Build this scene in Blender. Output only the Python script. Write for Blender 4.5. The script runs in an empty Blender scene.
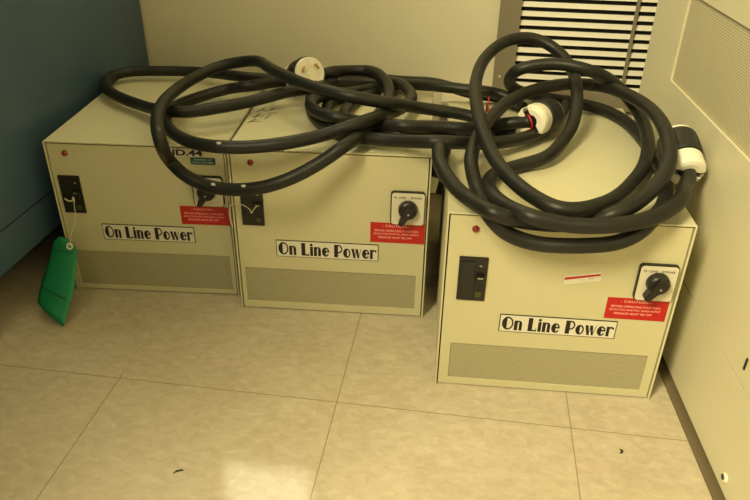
import bpy, bmesh, math
from mathutils import Vector, Matrix
S = bpy.context.scene
COL = S.collection
R_CABLE = 0.0091

# ------------------------------------------------------------------ materials
def new_mat(name, color, rough=.5, metal=0., spec=.5, coat=0.):
    m = bpy.data.materials.new(name); m.use_nodes = True
    b = m.node_tree.nodes['Principled BSDF']
    b.inputs['Base Color'].default_value = (*color, 1)
    b.inputs['Roughness'].default_value = rough
    b.inputs['Metallic'].default_value = metal
    b.inputs['Specular IOR Level'].default_value = spec
    b.inputs['Coat Weight'].default_value = coat
    return m
def nodes(m): return m.node_tree.nodes, m.node_tree.links, m.node_tree.nodes['Principled BSDF']
def noise_color(m, c1, c2, scale=5., detail=4., lo=.35, hi=.65, coord='Object', stretch=None, bump=0., bscale=None):
    n, l, b = nodes(m)
    tc = n.new('ShaderNodeTexCoord'); mp = n.new('ShaderNodeMapping')
    if stretch: mp.inputs['Scale'].default_value = stretch
    l.new(tc.outputs[coord], mp.inputs['Vector'])
    t = n.new('ShaderNodeTexNoise'); t.inputs['Scale'].default_value = scale; t.inputs['Detail'].default_value = detail
    l.new(mp.outputs[0], t.inputs['Vector'])
    r = n.new('ShaderNodeValToRGB'); e = r.color_ramp.elements
    e[0].position = lo; e[1].position = hi; e[0].color = (*c1, 1); e[1].color = (*c2, 1)
    l.new(t.outputs['Fac'], r.inputs['Fac']); l.new(r.outputs['Color'], b.inputs['Base Color'])
    if bump:
        t2 = n.new('ShaderNodeTexNoise'); t2.inputs['Scale'].default_value = bscale or scale*10; t2.inputs['Detail'].default_value = 2
        l.new(tc.outputs[coord], t2.inputs['Vector'])
        bp = n.new('ShaderNodeBump'); bp.inputs['Strength'].default_value = bump; bp.inputs['Distance'].default_value = .0006
        l.new(t2.outputs['Fac'], bp.inputs['Height']); l.new(bp.outputs[0], b.inputs['Normal'])
    return m

BEIGE = (.66, .61, .43)
M = {}
M['paint'] = noise_color(new_mat('beige_paint', BEIGE, .42), (.625,.60,.405), (.665,.635,.43), 3, 3, bump=.25, bscale=900)
M['panel'] = noise_color(new_mat('beige_panel', BEIGE, .40), (.59,.56,.355), (.63,.595,.385), 3, 3, bump=.2, bscale=900)
M['chassis'] = new_mat('dark_chassis', (.20,.175,.11), .6)
M['black'] = new_mat('black_plastic', (.012,.011,.010), .35)
M['black2'] = new_mat('black_toggle', (.014,.013,.011), .35)
M['white'] = new_mat('label_white', (.74,.71,.60), .4)
M['plate'] = new_mat('switch_plate_face', (.70,.66,.52), .35)
M['ink'] = new_mat('ink_black', (.012,.008,.008), .5)
M['red'] = new_mat('caution_red', (.50,.011,.009), .4)
M['redtext'] = new_mat('caution_letters', (.95,.45,.38), .5)
M['led'] = new_mat('red_lens', (.24,.006,.005), .2, coat=.6)
M['teal'] = new_mat('teal_sticker', (.012,.09,.12), .4)
M['tealtext'] = new_mat('teal_letters', (.5,.6,.55), .5)
M['greenwin'] = new_mat('breaker_green', (.06,.075,.012), .4)
M['steel'] = new_mat('steel', (.55,.53,.48), .3, 1.)
M['brass'] = new_mat('brass_blade', (.50,.30,.08), .35, 1.)
M['nylon'] = noise_color(new_mat('white_nylon', (.82,.79,.66), .35), (.80,.77,.64), (.86,.83,.70), 40, 3)
M['face'] = noise_color(new_mat('plug_face_nylon', (.82,.79,.66), .35), (.80,.70,.42), (.86,.83,.70), 60, 3, .3, .5)
M['rubber'] = new_mat('black_rubber', (.020,.020,.018), .5)
M['tie'] = new_mat('red_tie', (.65,.015,.02), .4)
M['string'] = new_mat('cotton_string', (.72,.66,.48), .8)
M['tag'] = noise_color(new_mat('green_card', (.01,.27,.10), .55), (.007,.21,.085), (.010,.28,.12), 18, 4)
M['tagline'] = new_mat('dark_print', (.004,.10,.04), .6)
M['wall'] = noise_color(new_mat('wall_cream', (.70,.64,.46), .6), (.80,.745,.56), (.83,.775,.58), 2, 3, bump=.3, bscale=300)
M['taupe'] = noise_color(new_mat('vent_frame', (.27,.235,.16), .5), (.26,.225,.15), (.31,.27,.185), 8, 4)
M['slat'] = new_mat('vent_slat', (.86,.83,.72), .45)
M['darkgap'] = new_mat('vent_dark', (.01,.009,.007), .9)
M['blue'] = noise_color(new_mat('blue_cabinet', (.05,.10,.16), .45), (.045,.093,.155), (.062,.112,.18), 4, 5, bump=.2, bscale=400)
M['cab'] = noise_color(new_mat('beige_cabinet', (.62,.57,.40), .4), (.66,.62,.44), (.70,.655,.465), 3, 4, bump=.2, bscale=700)
M['plinth'] = new_mat('cabinet_plinth', (.025,.021,.015), .7)
M['shadow_brown'] = new_mat('brown_shadow_band', (.16,.125,.07), .6)  # shade colour for the strip under the beige cabinet's edge
M['baseb'] = new_mat('baseboard_dark', (.10,.085,.06), .6)
M['scuff'] = new_mat('scuff_mark', (.48,.46,.40), .6)
M['dirt'] = new_mat('floor_chip', (.03,.022,.015), .7)

# rubber cable: faint dusty streaks
m = new_mat('cable_rubber', (.03,.032,.026), .45, spec=.4); M['cable'] = m
noise_color(m, (.010,.0105,.009), (.018,.0185,.015), 25, 5, .35, .7, bump=.35, bscale=260)

# perforated sheet: grid of holes in local coordinates (object x,z in metres)
def perf_mat(name, c_sheet, c_hole, pitch, rad, ax=(0,2), rough=.5):
    m = new_mat(name, c_sheet, rough); n, l, b = nodes(m)
    tc = n.new('ShaderNodeTexCoord'); sp = n.new('ShaderNodeSeparateXYZ'); l.new(tc.outputs['Object'], sp.inputs[0])
    def math_(op, a, bb=None):
        x = n.new('ShaderNodeMath'); x.operation = op
        for k, v in enumerate((a, bb)):
            if v is None: continue
            if isinstance(v, (int, float)): x.inputs[k].default_value = v
            else: l.new(v, x.inputs[k])
        return x.outputs[0]
    u = math_('DIVIDE', sp.outputs[ax[0]], pitch); v = math_('DIVIDE', sp.outputs[ax[1]], pitch*.866)
    row = math_('FLOOR', v); off = math_('MULTIPLY', math_('MODULO', row, 2), .5)
    u = math_('ADD', u, off)
    fu = math_('SUBTRACT', math_('FRACT', u), .5); fv = math_('MULTIPLY', math_('SUBTRACT', math_('FRACT', v), .5), .866)
    d = math_('SQRT', math_('ADD', math_('MULTIPLY', fu, fu), math_('MULTIPLY', fv, fv)))
    hole = math_('LESS_THAN', d, rad)
    mx = n.new('ShaderNodeMix'); mx.data_type = 'RGBA'
    mx.inputs[6].default_value = (*c_sheet, 1); mx.inputs[7].default_value = (*c_hole, 1)
    l.new(hole, mx.inputs[0]); l.new(mx.outputs[2], b.inputs['Base Color'])
    return m
M['perf'] = perf_mat('perforated_sheet', (.43,.40,.26), (.20,.18,.11), .0024, .25)
M['perf_cab'] = perf_mat('cabinet_perforated_sheet', (.60,.55,.37), (.16,.135,.08), .0036, .24, ax=(1,2))

# vinyl floor tiles, 12 inch, in world coordinates
m = new_mat('vinyl_tile', (.6,.5,.36), .2, spec=.5); M['floor'] = m
n, l, b = nodes(m)
tc = n.new('ShaderNodeTexCoord'); sp = n.new('ShaderNodeSeparateXYZ'); l.new(tc.outputs['Object'], sp.inputs[0])
def mth(op, a, bb=None, cc=None):
    x = n.new('ShaderNodeMath'); x.operation = op
    for k, v in enumerate((a, bb, cc)):
        if v is None: continue
        if isinstance(v, (int, float)): x.inputs[k].default_value = v
        else: l.new(v, x.inputs[k])
    return x.outputs[0]
T = .3048
dist = []; cells = []
for ax in (0, 1):
    q = mth('DIVIDE', sp.outputs[ax], T); cells.append(mth('FLOOR', q))
    f = mth('FRACT', q); dist.append(mth('MINIMUM', f, mth('SUBTRACT', 1., f)))
dmin = mth('MULTIPLY', mth('MINIMUM', dist[0], dist[1]), T)
seam = mth('LESS_THAN', dmin, .0007)
# the joint between the two rear-left tiles is worn shut
worn = mth('MULTIPLY', mth('LESS_THAN', mth('ABSOLUTE', sp.outputs[0]), .01), mth('GREATER_THAN', sp.outputs[1], .01))
seam = mth('MULTIPLY', seam, mth('SUBTRACT', 1., mth('MULTIPLY', worn, .9)))
cb = n.new('ShaderNodeCombineXYZ'); l.new(cells[0], cb.inputs[0]); l.new(cells[1], cb.inputs[1])
wn = n.new('ShaderNodeTexWhiteNoise'); l.new(cb.outputs[0], wn.inputs['Vector'])
# per-tile rotated streak pattern
va = n.new('ShaderNodeVectorMath'); va.operation = 'ADD'; l.new(tc.outputs['Object'], va.inputs[0]); 
vs = n.new('ShaderNodeVectorMath'); vs.operation = 'SCALE'; l.new(wn.outputs['Color'], vs.inputs[0]); vs.inputs['Scale'].default_value = 9.
l.new(vs.outputs[0], va.inputs[1])
mp = n.new('ShaderNodeMapping'); mp.inputs['Rotation'].default_value = (0,0,.6); mp.inputs['Scale'].default_value = (1,1.5,1); l.new(va.outputs[0], mp.inputs[0])
t1 = n.new('ShaderNodeTexNoise'); t1.inputs['Scale'].default_value = 60; t1.inputs['Detail'].default_value = 6; t1.inputs['Distortion'].default_value = .7; l.new(mp.outputs[0], t1.inputs['Vector'])
r1 = n.new('ShaderNodeValToRGB'); e = r1.color_ramp.elements
e[0].position = .36; e[0].color = (.54,.47,.355,1); e[1].position = .60; e[1].color = (.605,.54,.42,1)
x = e.new(.47); x.color = (.575,.505,.385,1); x = e.new(.70); x.color = (.655,.59,.455,1)
l.new(t1.outputs['Fac'], r1.inputs['Fac'])
t2 = n.new('ShaderNodeTexNoise'); t2.inputs['Scale'].default_value = 3.5; t2.inputs['Detail'].default_value = 3; l.new(tc.outputs['Object'], t2.inputs['Vector'])
r2 = n.new('ShaderNodeValToRGB'); r2.color_ramp.elements[0].position = .3; r2.color_ramp.elements[0].color = (.86,.85,.82,1); r2.color_ramp.elements[1].position = .7; r2.color_ramp.elements[1].color = (1,1,1,1)
l.new(t2.outputs['Fac'], r2.inputs['Fac'])
mu = n.new('ShaderNodeMix'); mu.data_type = 'RGBA'; mu.blend_type = 'MULTIPLY'; mu.inputs[0].default_value = 1
l.new(r1.outputs[0], mu.inputs[6]); l.new(r2.outputs[0], mu.inputs[7])
ms = n.new('ShaderNodeMix'); ms.data_type = 'RGBA'; ms.inputs[7].default_value = (.24,.185,.10,1)
l.new(mth('MULTIPLY', seam, .75), ms.inputs[0]); l.new(mu.outputs[2], ms.inputs[6]); l.new(ms.outputs[2], b.inputs['Base Color'])
rr = mth('MULTIPLY_ADD', t2.outputs['Fac'], .04, .075); l.new(rr, b.inputs['Roughness'])
bp = n.new('ShaderNodeBump'); bp.inputs['Strength'].default_value = .06; bp.inputs['Distance'].default_value = .0005
l.new(mth('SUBTRACT', t1.outputs['Fac'], mth('MULTIPLY', seam, .8)), bp.inputs['Height']); l.new(bp.outputs[0], b.inputs['Normal'])

# ------------------------------------------------------------------ helpers
def obj(name, bm, mat, parent=None, smooth=False, bevel=0., seg=2):
    bmesh.ops.recalc_face_normals(bm, faces=bm.faces)
    me = bpy.data.meshes.new(name); bm.to_mesh(me); bm.free()
    me.materials.append(mat)
    o = bpy.data.objects.new(name, me); COL.objects.link(o)
    if parent: o.parent = parent
    if bevel:
        md = o.modifiers.new('Bevel', 'BEVEL'); md.width = bevel; md.segments = seg; md.limit_method = 'ANGLE'; md.angle_limit = .7
    if smooth:
        for p in me.polygons: p.use_smooth = True
    return o
def bx(bm, x0, x1, y0, y1, z0, z1):
    vs = [bm.verts.new((x, y, z)) for z in (z0, z1) for y in (y0, y1) for x in (x0, x1)]
    for f in ((0,1,3,2),(4,6,7,5),(0,4,5,1),(2,3,7,6),(0,2,6,4),(1,5,7,3)): bm.faces.new([vs[i] for i in f])
    return bm
def box(name, dims, mat, parent=None, bevel=0.): return obj(name, bx(bmesh.new(), *dims), mat, parent, bevel=bevel)
def prism(bm, pts, y0, y1):
    """pts (x,z) counter-clockwise, extruded along y"""
    a = [bm.verts.new((x, y0, z)) for x, z in pts]; c = [bm.verts.new((x, y1, z)) for x, z in pts]
    bm.faces.new(a); bm.faces.new(list(reversed(c)))
    for i in range(len(pts)):
        j = (i+1) % len(pts); bm.faces.new((a[j], a[i], c[i], c[j]))
    return bm
def rrect(x0, x1, z0, z1, r, n_=5):
    out = []
    for cx, cz, a0 in ((x1-r, z0+r, -90), (x1-r, z1-r, 0), (x0+r, z1-r, 90), (x0+r, z0+r, 180)):
        for k in range(n_+1):
            a = math.radians(a0+90*k/n_); out.append((cx+r*math.cos(a), cz+r*math.sin(a)))
    return out
def lathe(bm, prof, n_=32, mtx=None, closed=True):
    """prof: (r, h) pairs revolved about z"""
    rings = []
    for r, h in prof:
        rings.append([bm.verts.new((max(r,1e-5)*math.cos(2*math.pi*k/n_), max(r,1e-5)*math.sin(2*math.pi*k/n_), h)) for k in range(n_)])
    for a, c in zip(rings, rings[1:]):
        for k in range(n_): bm.faces.new((a[k], a[(k+1)%n_], c[(k+1)%n_], c[k]))
    bm.faces.new(list(reversed(rings[0]))); bm.faces.new(rings[-1])
    return bm
def tube(bm, pts, r, n_=12, caps=True):
    pts = [Vector(p) for p in pts]; prev = None; rings = []
    t = (pts[1]-pts[0]).normalized(); nrm = t.orthogonal().normalized()
    for i, p in enumerate(pts):
        t = (pts[min(i+1, len(pts)-1)]-pts[max(i-1, 0)]).normalized()
        nrm = (nrm - t*nrm.dot(t)).normalized(); bn = t.cross(nrm)
        rings.append([bm.verts.new(p+(nrm*math.cos(2*math.pi*k/n_)+bn*math.sin(2*math.pi*k/n_))*r) for k in range(n_)])
    for a, c in zip(rings, rings[1:]):
        for k in range(n_): bm.faces.new((a[k], a[(k+1)%n_], c[(k+1)%n_], c[k]))
    if caps: bm.faces.new(list(reversed(rings[0]))); bm.faces.new(rings[-1])
    return bm
def catmull(P, k=3):
    P = [Vector(p) for p in P]; Q = [2*P[0]-P[1]]+P+[2*P[-1]-P[-2]]; out = []
    for i in range(1, len(Q)-2):
        a, b_, c, d = Q[i-1:i+3]
        for s in range(k):
            t = s/k
            out.append(.5*((2*b_)+(c-a)*t+(2*a-5*b_+4*c-d)*t*t+(3*b_-a-3*c+d)*t**3))
    out.append(P[-1]); return out
def empty(name, loc, rz=0.):
    o = bpy.data.objects.new(name, None); COL.objects.link(o); o.location = loc; o.rotation_euler = (0,0,rz); o.empty_display_size = .05
    return o
def tag(o, label, cat, group=None):
    o['label'] = label; o['category'] = cat
    if group: o['group'] = group
    return o
def struct(o): o['kind'] = 'structure'; return o
def text_mesh(name, lines, parent, mat, y, bold=0.):
    """lines: (string, x_centre, z_centre, height, max_width); flat lettering facing -y"""
    bm = bmesh.new()
    for s, cx, cz, h, w in lines:
        cu = bpy.data.curves.new('t', 'FONT'); cu.body = s; cu.size = 1; cu.offset = bold
        ob = bpy.data.objects.new('t', cu); COL.objects.link(ob)
        dg = bpy.context.evaluated_depsgraph_get(); me = bpy.data.meshes.new_from_object(ob.evaluated_get(dg))
        xs = [v.co.x for v in me.vertices]; ys = [v.co.y for v in me.vertices]
        x0, x1, y0, y1 = min(xs), max(xs), min(ys), max(ys)
        sz = h/(y1-y0); sx = min(sz*1.6, w/(x1-x0))
        for v in me.vertices:
            v.co = Vector((cx+(v.co.x-(x0+x1)/2)*sx, y, cz+(v.co.y-(y0+y1)/2)*sz))
        bm.from_mesh(me)
        bpy.data.objects.remove(ob); bpy.data.curves.remove(cu); bpy.data.meshes.remove(me)
    me = bpy.data.meshes.new(name); bm.to_mesh(me); bm.free(); me.materials.append(mat)
    o = bpy.data.objects.new(name, me); COL.objects.link(o); o.parent = parent
    return o

# Broadway-style display lettering, cap height 1, drawn as prisms
def glyph(ch):
    """list of polygons (x,z) and advance width"""
    P = []
    def rect(x0, x1, z0, z1): P.append([(x0,z0),(x1,z0),(x1,z1),(x0,z1)])
    def seg(cx, cz, rx, rz, x_cut):       # fat left segment of an ellipse
        a0 = math.acos(max(-1, min(1, (x_cut-cx)/rx)))
        P.append([(cx+rx*math.cos(a0+(2*math.pi-2*a0)*k/20), cz+rz*math.sin(a0+(2*math.pi-2*a0)*k/20)) for k in range(21)])
    def arc(cx, cz, rx, rz, a0, a1, th, n_=16):
        for k in range(n_):
            u = [math.radians(a0+(a1-a0)*(k+d)/n_) for d in (0, 1)]
            P.append([(cx+rx*math.cos(u[0]), cz+rz*math.sin(u[0])), (cx+rx*math.cos(u[1]), cz+rz*math.sin(u[1])),
                      (cx+(rx-th)*math.cos(u[1]), cz+(rz-th)*math.sin(u[1])), (cx+(rx-th)*math.cos(u[0]), cz+(rz-th)*math.sin(u[0]))])
    X = .74; h = .115
    if ch == 'O': seg(.44,.5,.44,.5,.38); arc(.44,.5,.44,.5,-112,112,h); return P, .95
    if ch == 'n': rect(.0,.26,0,X); arc(.36,X-.24,.24,.24,20,160,h,10); rect(.37,.60,0,X-.20); seg(.485,X-.21,.115,.13,.599); return P, .70
    if ch == 'L': rect(0,.34,0,1); rect(.34,.66,0,h); P.append([(.58,0),(.66,0),(.66,.26),(.62,.26)]); return P, .76
    if ch == 'i': rect(0,.25,0,X); seg(.115,.88,.12,.11,.234); return P, .33
    if ch == 'e': seg(.32,X/2,.32,X/2,.33); arc(.32,X/2,.32,X/2,0,104,h); arc(.32,X/2,.32,X/2,-104,-32,h); rect(.22,.63,X/2-.02,X/2+h-.02); return P, .70
    if ch == 'P': rect(0,.34,0,1); arc(.38,.66,.34,.34,-100,100,h); return P, .78
    if ch == 'o': seg(.32,X/2,.32,X/2,.33); arc(.32,X/2,.32,X/2,-108,108,h); return P, .70
    if ch == 'w':
        P.append([(0,X),(.24,X),(.38,0),(.20,0)]); P.append([(.34,X),(.58,X),(.70,0),(.54,0)])
        P.append([(.28,0),(.33,0),(.46,X),(.41,X)]); P.append([(.61,0),(.66,0),(.86,X),(.81,X)]); return P, .93
    if ch == 'r': rect(0,.23,0,X); arc(.36,X-.24,.20,.24,50,150,h,8); seg(.47,X-.12,.085,.085,.5549); return P, .60
    return P, .36
def broadway(name, text, x0, x1, z0, z1, y, mat, parent):
    bm = bmesh.new(); adv = 0; items = []
    for ch in text:
        P, w = glyph(ch); items += [[(x+adv, z) for x, z in p] for p in P]; adv += w
    sx = (x1-x0)/(adv-.08); sz = z1-z0
    for p in items:
        vs = [bm.verts.new((x0+x*sx, y, z0+z*sz)) for x, z in p]
        bm.faces.new(vs)
    me = bpy.data.meshes.new(name); bm.to_mesh(me); bm.free(); me.materials.append(mat)
    o = bpy.data.objects.new(name, me); COL.objects.link(o); o.parent = parent
    return o

# ------------------------------------------------------------------ power conditioner boxes
def conditioner(loc, rz, W, D, H, label, lay, top_marks=False, id_label=False, paper=False, bracket=False):
    t = empty('power_conditioner', loc, rz)
    tag(t, label, 'power unit', 'power conditioner boxes')
    th = .0022
    bm = bmesh.new()                                        # one folded sheet: two sides and a top
    prism(bm, [(0,0),(th,0),(th,H-th),(W-th,H-th),(W-th,0),(W,0),(W,H-.0015),(W-.0015,H),(.0015,H),(0,H-.0015)], 0, D)
    obj('cover', bm, M['paint'], t, bevel=.0006)
    box('chassis', (.0045, W-.0045, .010, D-.004, .006, H-.004), M['chassis'], t)
    # front panel with an opening for the perforated vent
    f0, f1, zb, zt = .0040, W-.0040, .002, H-.0045
    vx0, vx1, vz0, vz1 = lay['perf']
    bm = bmesh.new(); y0, y1 = .0022, .0092
    bx(bm, f0, f1, y0, y1, vz1, zt); bx(bm, f0, f1, y0, y1, zb, vz0)
    bx(bm, f0, vx0, y0, y1, vz0, vz1); bx(bm, vx1, f1, y0, y1, vz0, vz1)
    fp = obj('front_panel', bm, M['panel'], t)
    box('perforated_vent', (vx0-.001, vx1+.001, .0038, .006, vz0-.001, vz1+.001), M['perf'], t)
    box('base_rail', (.006, W-.006, .014, D-.01, 0, .0065), M['chassis'], t)
    F = y0                                                  # front face
    # indicator lamp
    lx, lz = lay['led']
    bm = bmesh.new(); lathe(bm, [(.0046,0),(.0046,.0012),(.0034,.0032),(.0012,.0042)], 20)
    led = obj('indicator_light', bm, M['led'], t, smooth=True); led.rotation_euler = (math.pi/2,0,0); led.location = (lx, F, lz); led['label'] = 'small round red indicator light'
    # breaker
    a0, a1, c0, c1 = lay['brk']
    br = box('circuit_breaker', (a0, a1, F-.0022, F+.001, c0, c1), M['black'], t, bevel=.0008)
    mx = a0+(a1-a0)*.62
    box('breaker_body', (a0+.004, mx-.002, F-.0034, F-.0021, c0+.006, c1-.006), M['black2'], br, bevel=.0004)
    bw = a1-.003
    box('toggle', (mx, bw, F-.0085, F-.002, c0+(c1-c0)*.46, c0+(c1-c0)*.62), M['black2'], br, bevel=.0008)
    box('toggle_mark', (mx+.002, bw-.002, F-.0088, F-.0084, c0+(c1-c0)*.575, c0+(c1-c0)*.605), M['steel'], br)
    box('screw_head', (mx+.003, mx+.0065, F-.0032, F-.0021, c0+(c1-c0)*.80, c0+(c1-c0)*.84), M['steel'], br, bevel=.0006)
    box('status_window', (mx+.001, bw-.002, F-.0032, F-.0021, c0+(c1-c0)*.10, c0+(c1-c0)*.22), M['greenwin'], br)
    # name plate
    a0, a1, c0, c1, tilt = lay['lab']
    piv = empty('name_plate_mount', (0,0,0)) if False else None
    np_ = box('name_plate', (a0, a1, F-.0009, F+.0005, c0, c1), M['ink'], t, bevel=.0003)
    box('plate_face', (a0+.0011, a1-.0011, F-.0012, F-.0008, c0+.0011, c1-.0011), M['white'], np_)
    broadway('lettering', 'On Line Power', a0+.0035, a1-.0035, c0+(c1-c0)*.13, c0+(c1-c0)*.89, F-.00135, M['ink'], np_)
    # caution label
    a0, a1, c0, c1 = lay['red']; w = a1-a0; h = c1-c0
    cl = box('caution_label', (a0, a1, F-.0006, F+.0005, c0, c1), M['red'], t); cl['label'] = 'red caution sticker with pale lettering'
    text_mesh('lettering', [('- CAUTION -', a0+w*.47, c1-h*.15, h*.115, w*.5), ('BEFORE OPERATING FUNCTION', a0+w*.48, c1-h*.39, h*.10, w*.80),
              ('SELECTOR SWITCH, MAIN INPUT', a0+w*.48, c1-h*.56, h*.10, w*.84), ('BREAKER MUST BE OFF', a0+w*.46, c1-h*.73, h*.10, w*.62)], cl, M['redtext'], F-.00075, .012)
    # rotary switch
    a0, a1, c0, c1 = lay['sw']
    bm = bmesh.new(); prism(bm, rrect(a0, a1, c0, c1, .005), F-.0042, F+.0005)
    sw = obj('rotary_switch', bm, M['black'], t)
    bm = bmesh.new(); prism(bm, rrect(a0+.0018, a1-.0010, c0+.0006, c1-.0018, .004), F-.0052, F-.0041)
    obj('switch_plate', bm, M['plate'], sw)
    cx = (a0+a1)/2+.001; cz = (c0+c1)/2-.002
    text_mesh('lettering', [('0', a0+.007, c1-.0085, .0034, .004), ('LINE', a0+.0165, c1-.0085, .0030, .010), ('BYPASS', a1-.0125, c1-.0085, .0030, .015)], sw, M['ink'], F-.0054, .01)
    kx, kz = lay['knob']
    bm = bmesh.new(); lathe(bm, [(.0140,0),(.0140,.004),(.0130,.009),(.0105,.011)], 28)
    kn = obj('knob', bm, M['black'], sw, smooth=False, bevel=.0008); kn.rotation_euler = (math.pi/2,0,0); kn.location = (kx, F-.0052, kz)
    bm = bmesh.new(); a = math.radians(lay['ka'])           # handle bar of the knob
    dx, dz = math.cos(a), math.sin(a); nx, nz = -dz, dx
    L0, L1 = -.0105, .0235
    pts = [(kx+dx*L0+nx*.0080, kz+dz*L0+nz*.0080), (kx+dx*L0-nx*.0080, kz+dz*L0-nz*.0080), (kx+dx*L1-nx*.0035, kz+dz*L1-nz*.0035), (kx+dx*L1+nx*.0035, kz+dz*L1+nz*.0035)]
    prism(bm, pts, F-.020, F-.0062); obj('knob_handle', bm, M['black'], sw, bevel=.0018, seg=3)
    bm = bmesh.new(); lathe(bm, [(.0016,0),(.0014,.0008)], 14)
    s_ = obj('knob_screw', bm, M['steel'], sw); s_.rotation_euler = (math.pi/2,0,0); s_.location = (kx+.001, F-.020, kz-.002)
    if id_label:
        il = box('identity_label', (.168, .232, F-.0006, F+.0004, H-.0175, H-.0052), M['white'], t); il['label'] = 'white strip label with black characters'
        text_mesh('lettering', [('ID.44', .2135, H-.0110, .0098, .048)], il, M['ink'], F-.0008, .04)
        bm = bmesh.new(); prism(bm, rrect(.2165, .2535, .2300, .2412, .0022), F-.0006, F+.0004)
        ts = obj('service_sticker', bm, M['teal'], t); ts['label'] = 'small dark teal sticker with two pale lines of print'
        text_mesh('lettering', [('PROPERTY OF', .235, .2378, .0026, .026), ('DATA SYSTEMS', .235, .2335, .0026, .031)], ts, M['tealtext'], F-.0008, .02)
    if paper:
        bm = bmesh.new(); prism(bm, [(.1495,.1742),(.1935,.1828),(.1915,.1950),(.1485,.1862)], F-.0006, F+.0003)
        st = obj('asset_sticker', bm, M['white'], t); st['label'] = 'narrow white sticker with a red stripe'
        bm = bmesh.new(); prism(bm, [(.1497,.1815),(.1918,.1905),(.1914,.1930),(.1492,.1847)], F-.0009, F-.0004); obj('red_stripe', bm, M['red'], st)
        text_mesh('lettering', [('A 7', .181, .1855, .002, .005)], st, M['ink'], F-.0010)
    if top_marks:
        bm = bmesh.new()
        for (mx_, my_, l_, a_) in ((.012,.108,.020,1.1),(.017,.106,.016,.3),(.014,.132,.022,1.3),(.019,.130,.014,.2),(.015,.158,.024,1.2),(.021,.156,.012,2.4),(.032,.128,.020,1.3),(.036,.146,.014,.4),(.031,.160,.016,1.2)):
            ca, sa = math.cos(a_), math.sin(a_); w_ = .0010
            vs = [bm.verts.new((mx_+ca*u*l_/2-sa*v*w_, my_+sa*u*l_/2+ca*v*w_, H+.0002)) for u, v in ((-1,-1),(1,-1),(1,1),(-1,1))]
            bm.faces.new(vs)
        obj('pen_marks', bm, M['ink'], t)
    if bracket:
        bm = bmesh.new(); prism(bm, [(W+.0003,.203),(W+.008,.203),(W+.0125,.226),(W+.0003,.2285)], .030, .033)
        bx(bm, W-.0005, W+.0012, .030, .055, .203, .2285)
        b_ = obj('side_bracket', bm, M['paint'], t); b_['label'] = 'small cream bracket on the right side'
    return t

LAY1 = dict(perf=(.0090,.2600,.0095,.0740), led=(.0293,.2405), brk=(.0105,.0435,.1420,.2045), lab=(.0630,.2085,.0965,.1242,0), red=(.1908,.2660,.1295,.1608), sw=(.2150,.2615,.1640,.2125), knob=(.2375,.1900), ka=-118)
LAY2 = dict(perf=(.0105,.2733,.0140,.0760), led=(.0321,.2508), brk=(.0133,.0465,.1505,.2130), lab=(.0612,.2157,.0989,.1275,0), red=(.2030,.2826,.1320,.1652), sw=(.2317,.2810,.1655,.2178), knob=(.2570,.1915), ka=-116)
LAY3 = dict(perf=(.0170,.2735,.0125,.0720), led=(.0351,.2455), brk=(.0188,.0544,.1426,.2065), lab=(.0770,.2250,.0966,.1240,0), red=(.2062,.2811,.1283,.1600), sw=(.2345,.2815,.1612,.2125), knob=(.2585,.1890), ka=-122)
conditioner((-.1673,.1968,0), .0849, .2699, .365, .2592, 'beige power unit beside the blue cabinet, leftmost of three, green tag in front', LAY1, id_label=True)
conditioner((.1154,.1887,0), .0661, .2871, .340, .2727, 'beige power unit in the middle of the three, pen marks on its top', LAY2, top_marks=True, bracket=True)
conditioner((.4312,.0565,0), .0491, .2891, .4106, .2670, 'beige power unit nearest the beige cabinet, white and red sticker on its front', LAY3, paper=True)

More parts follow.
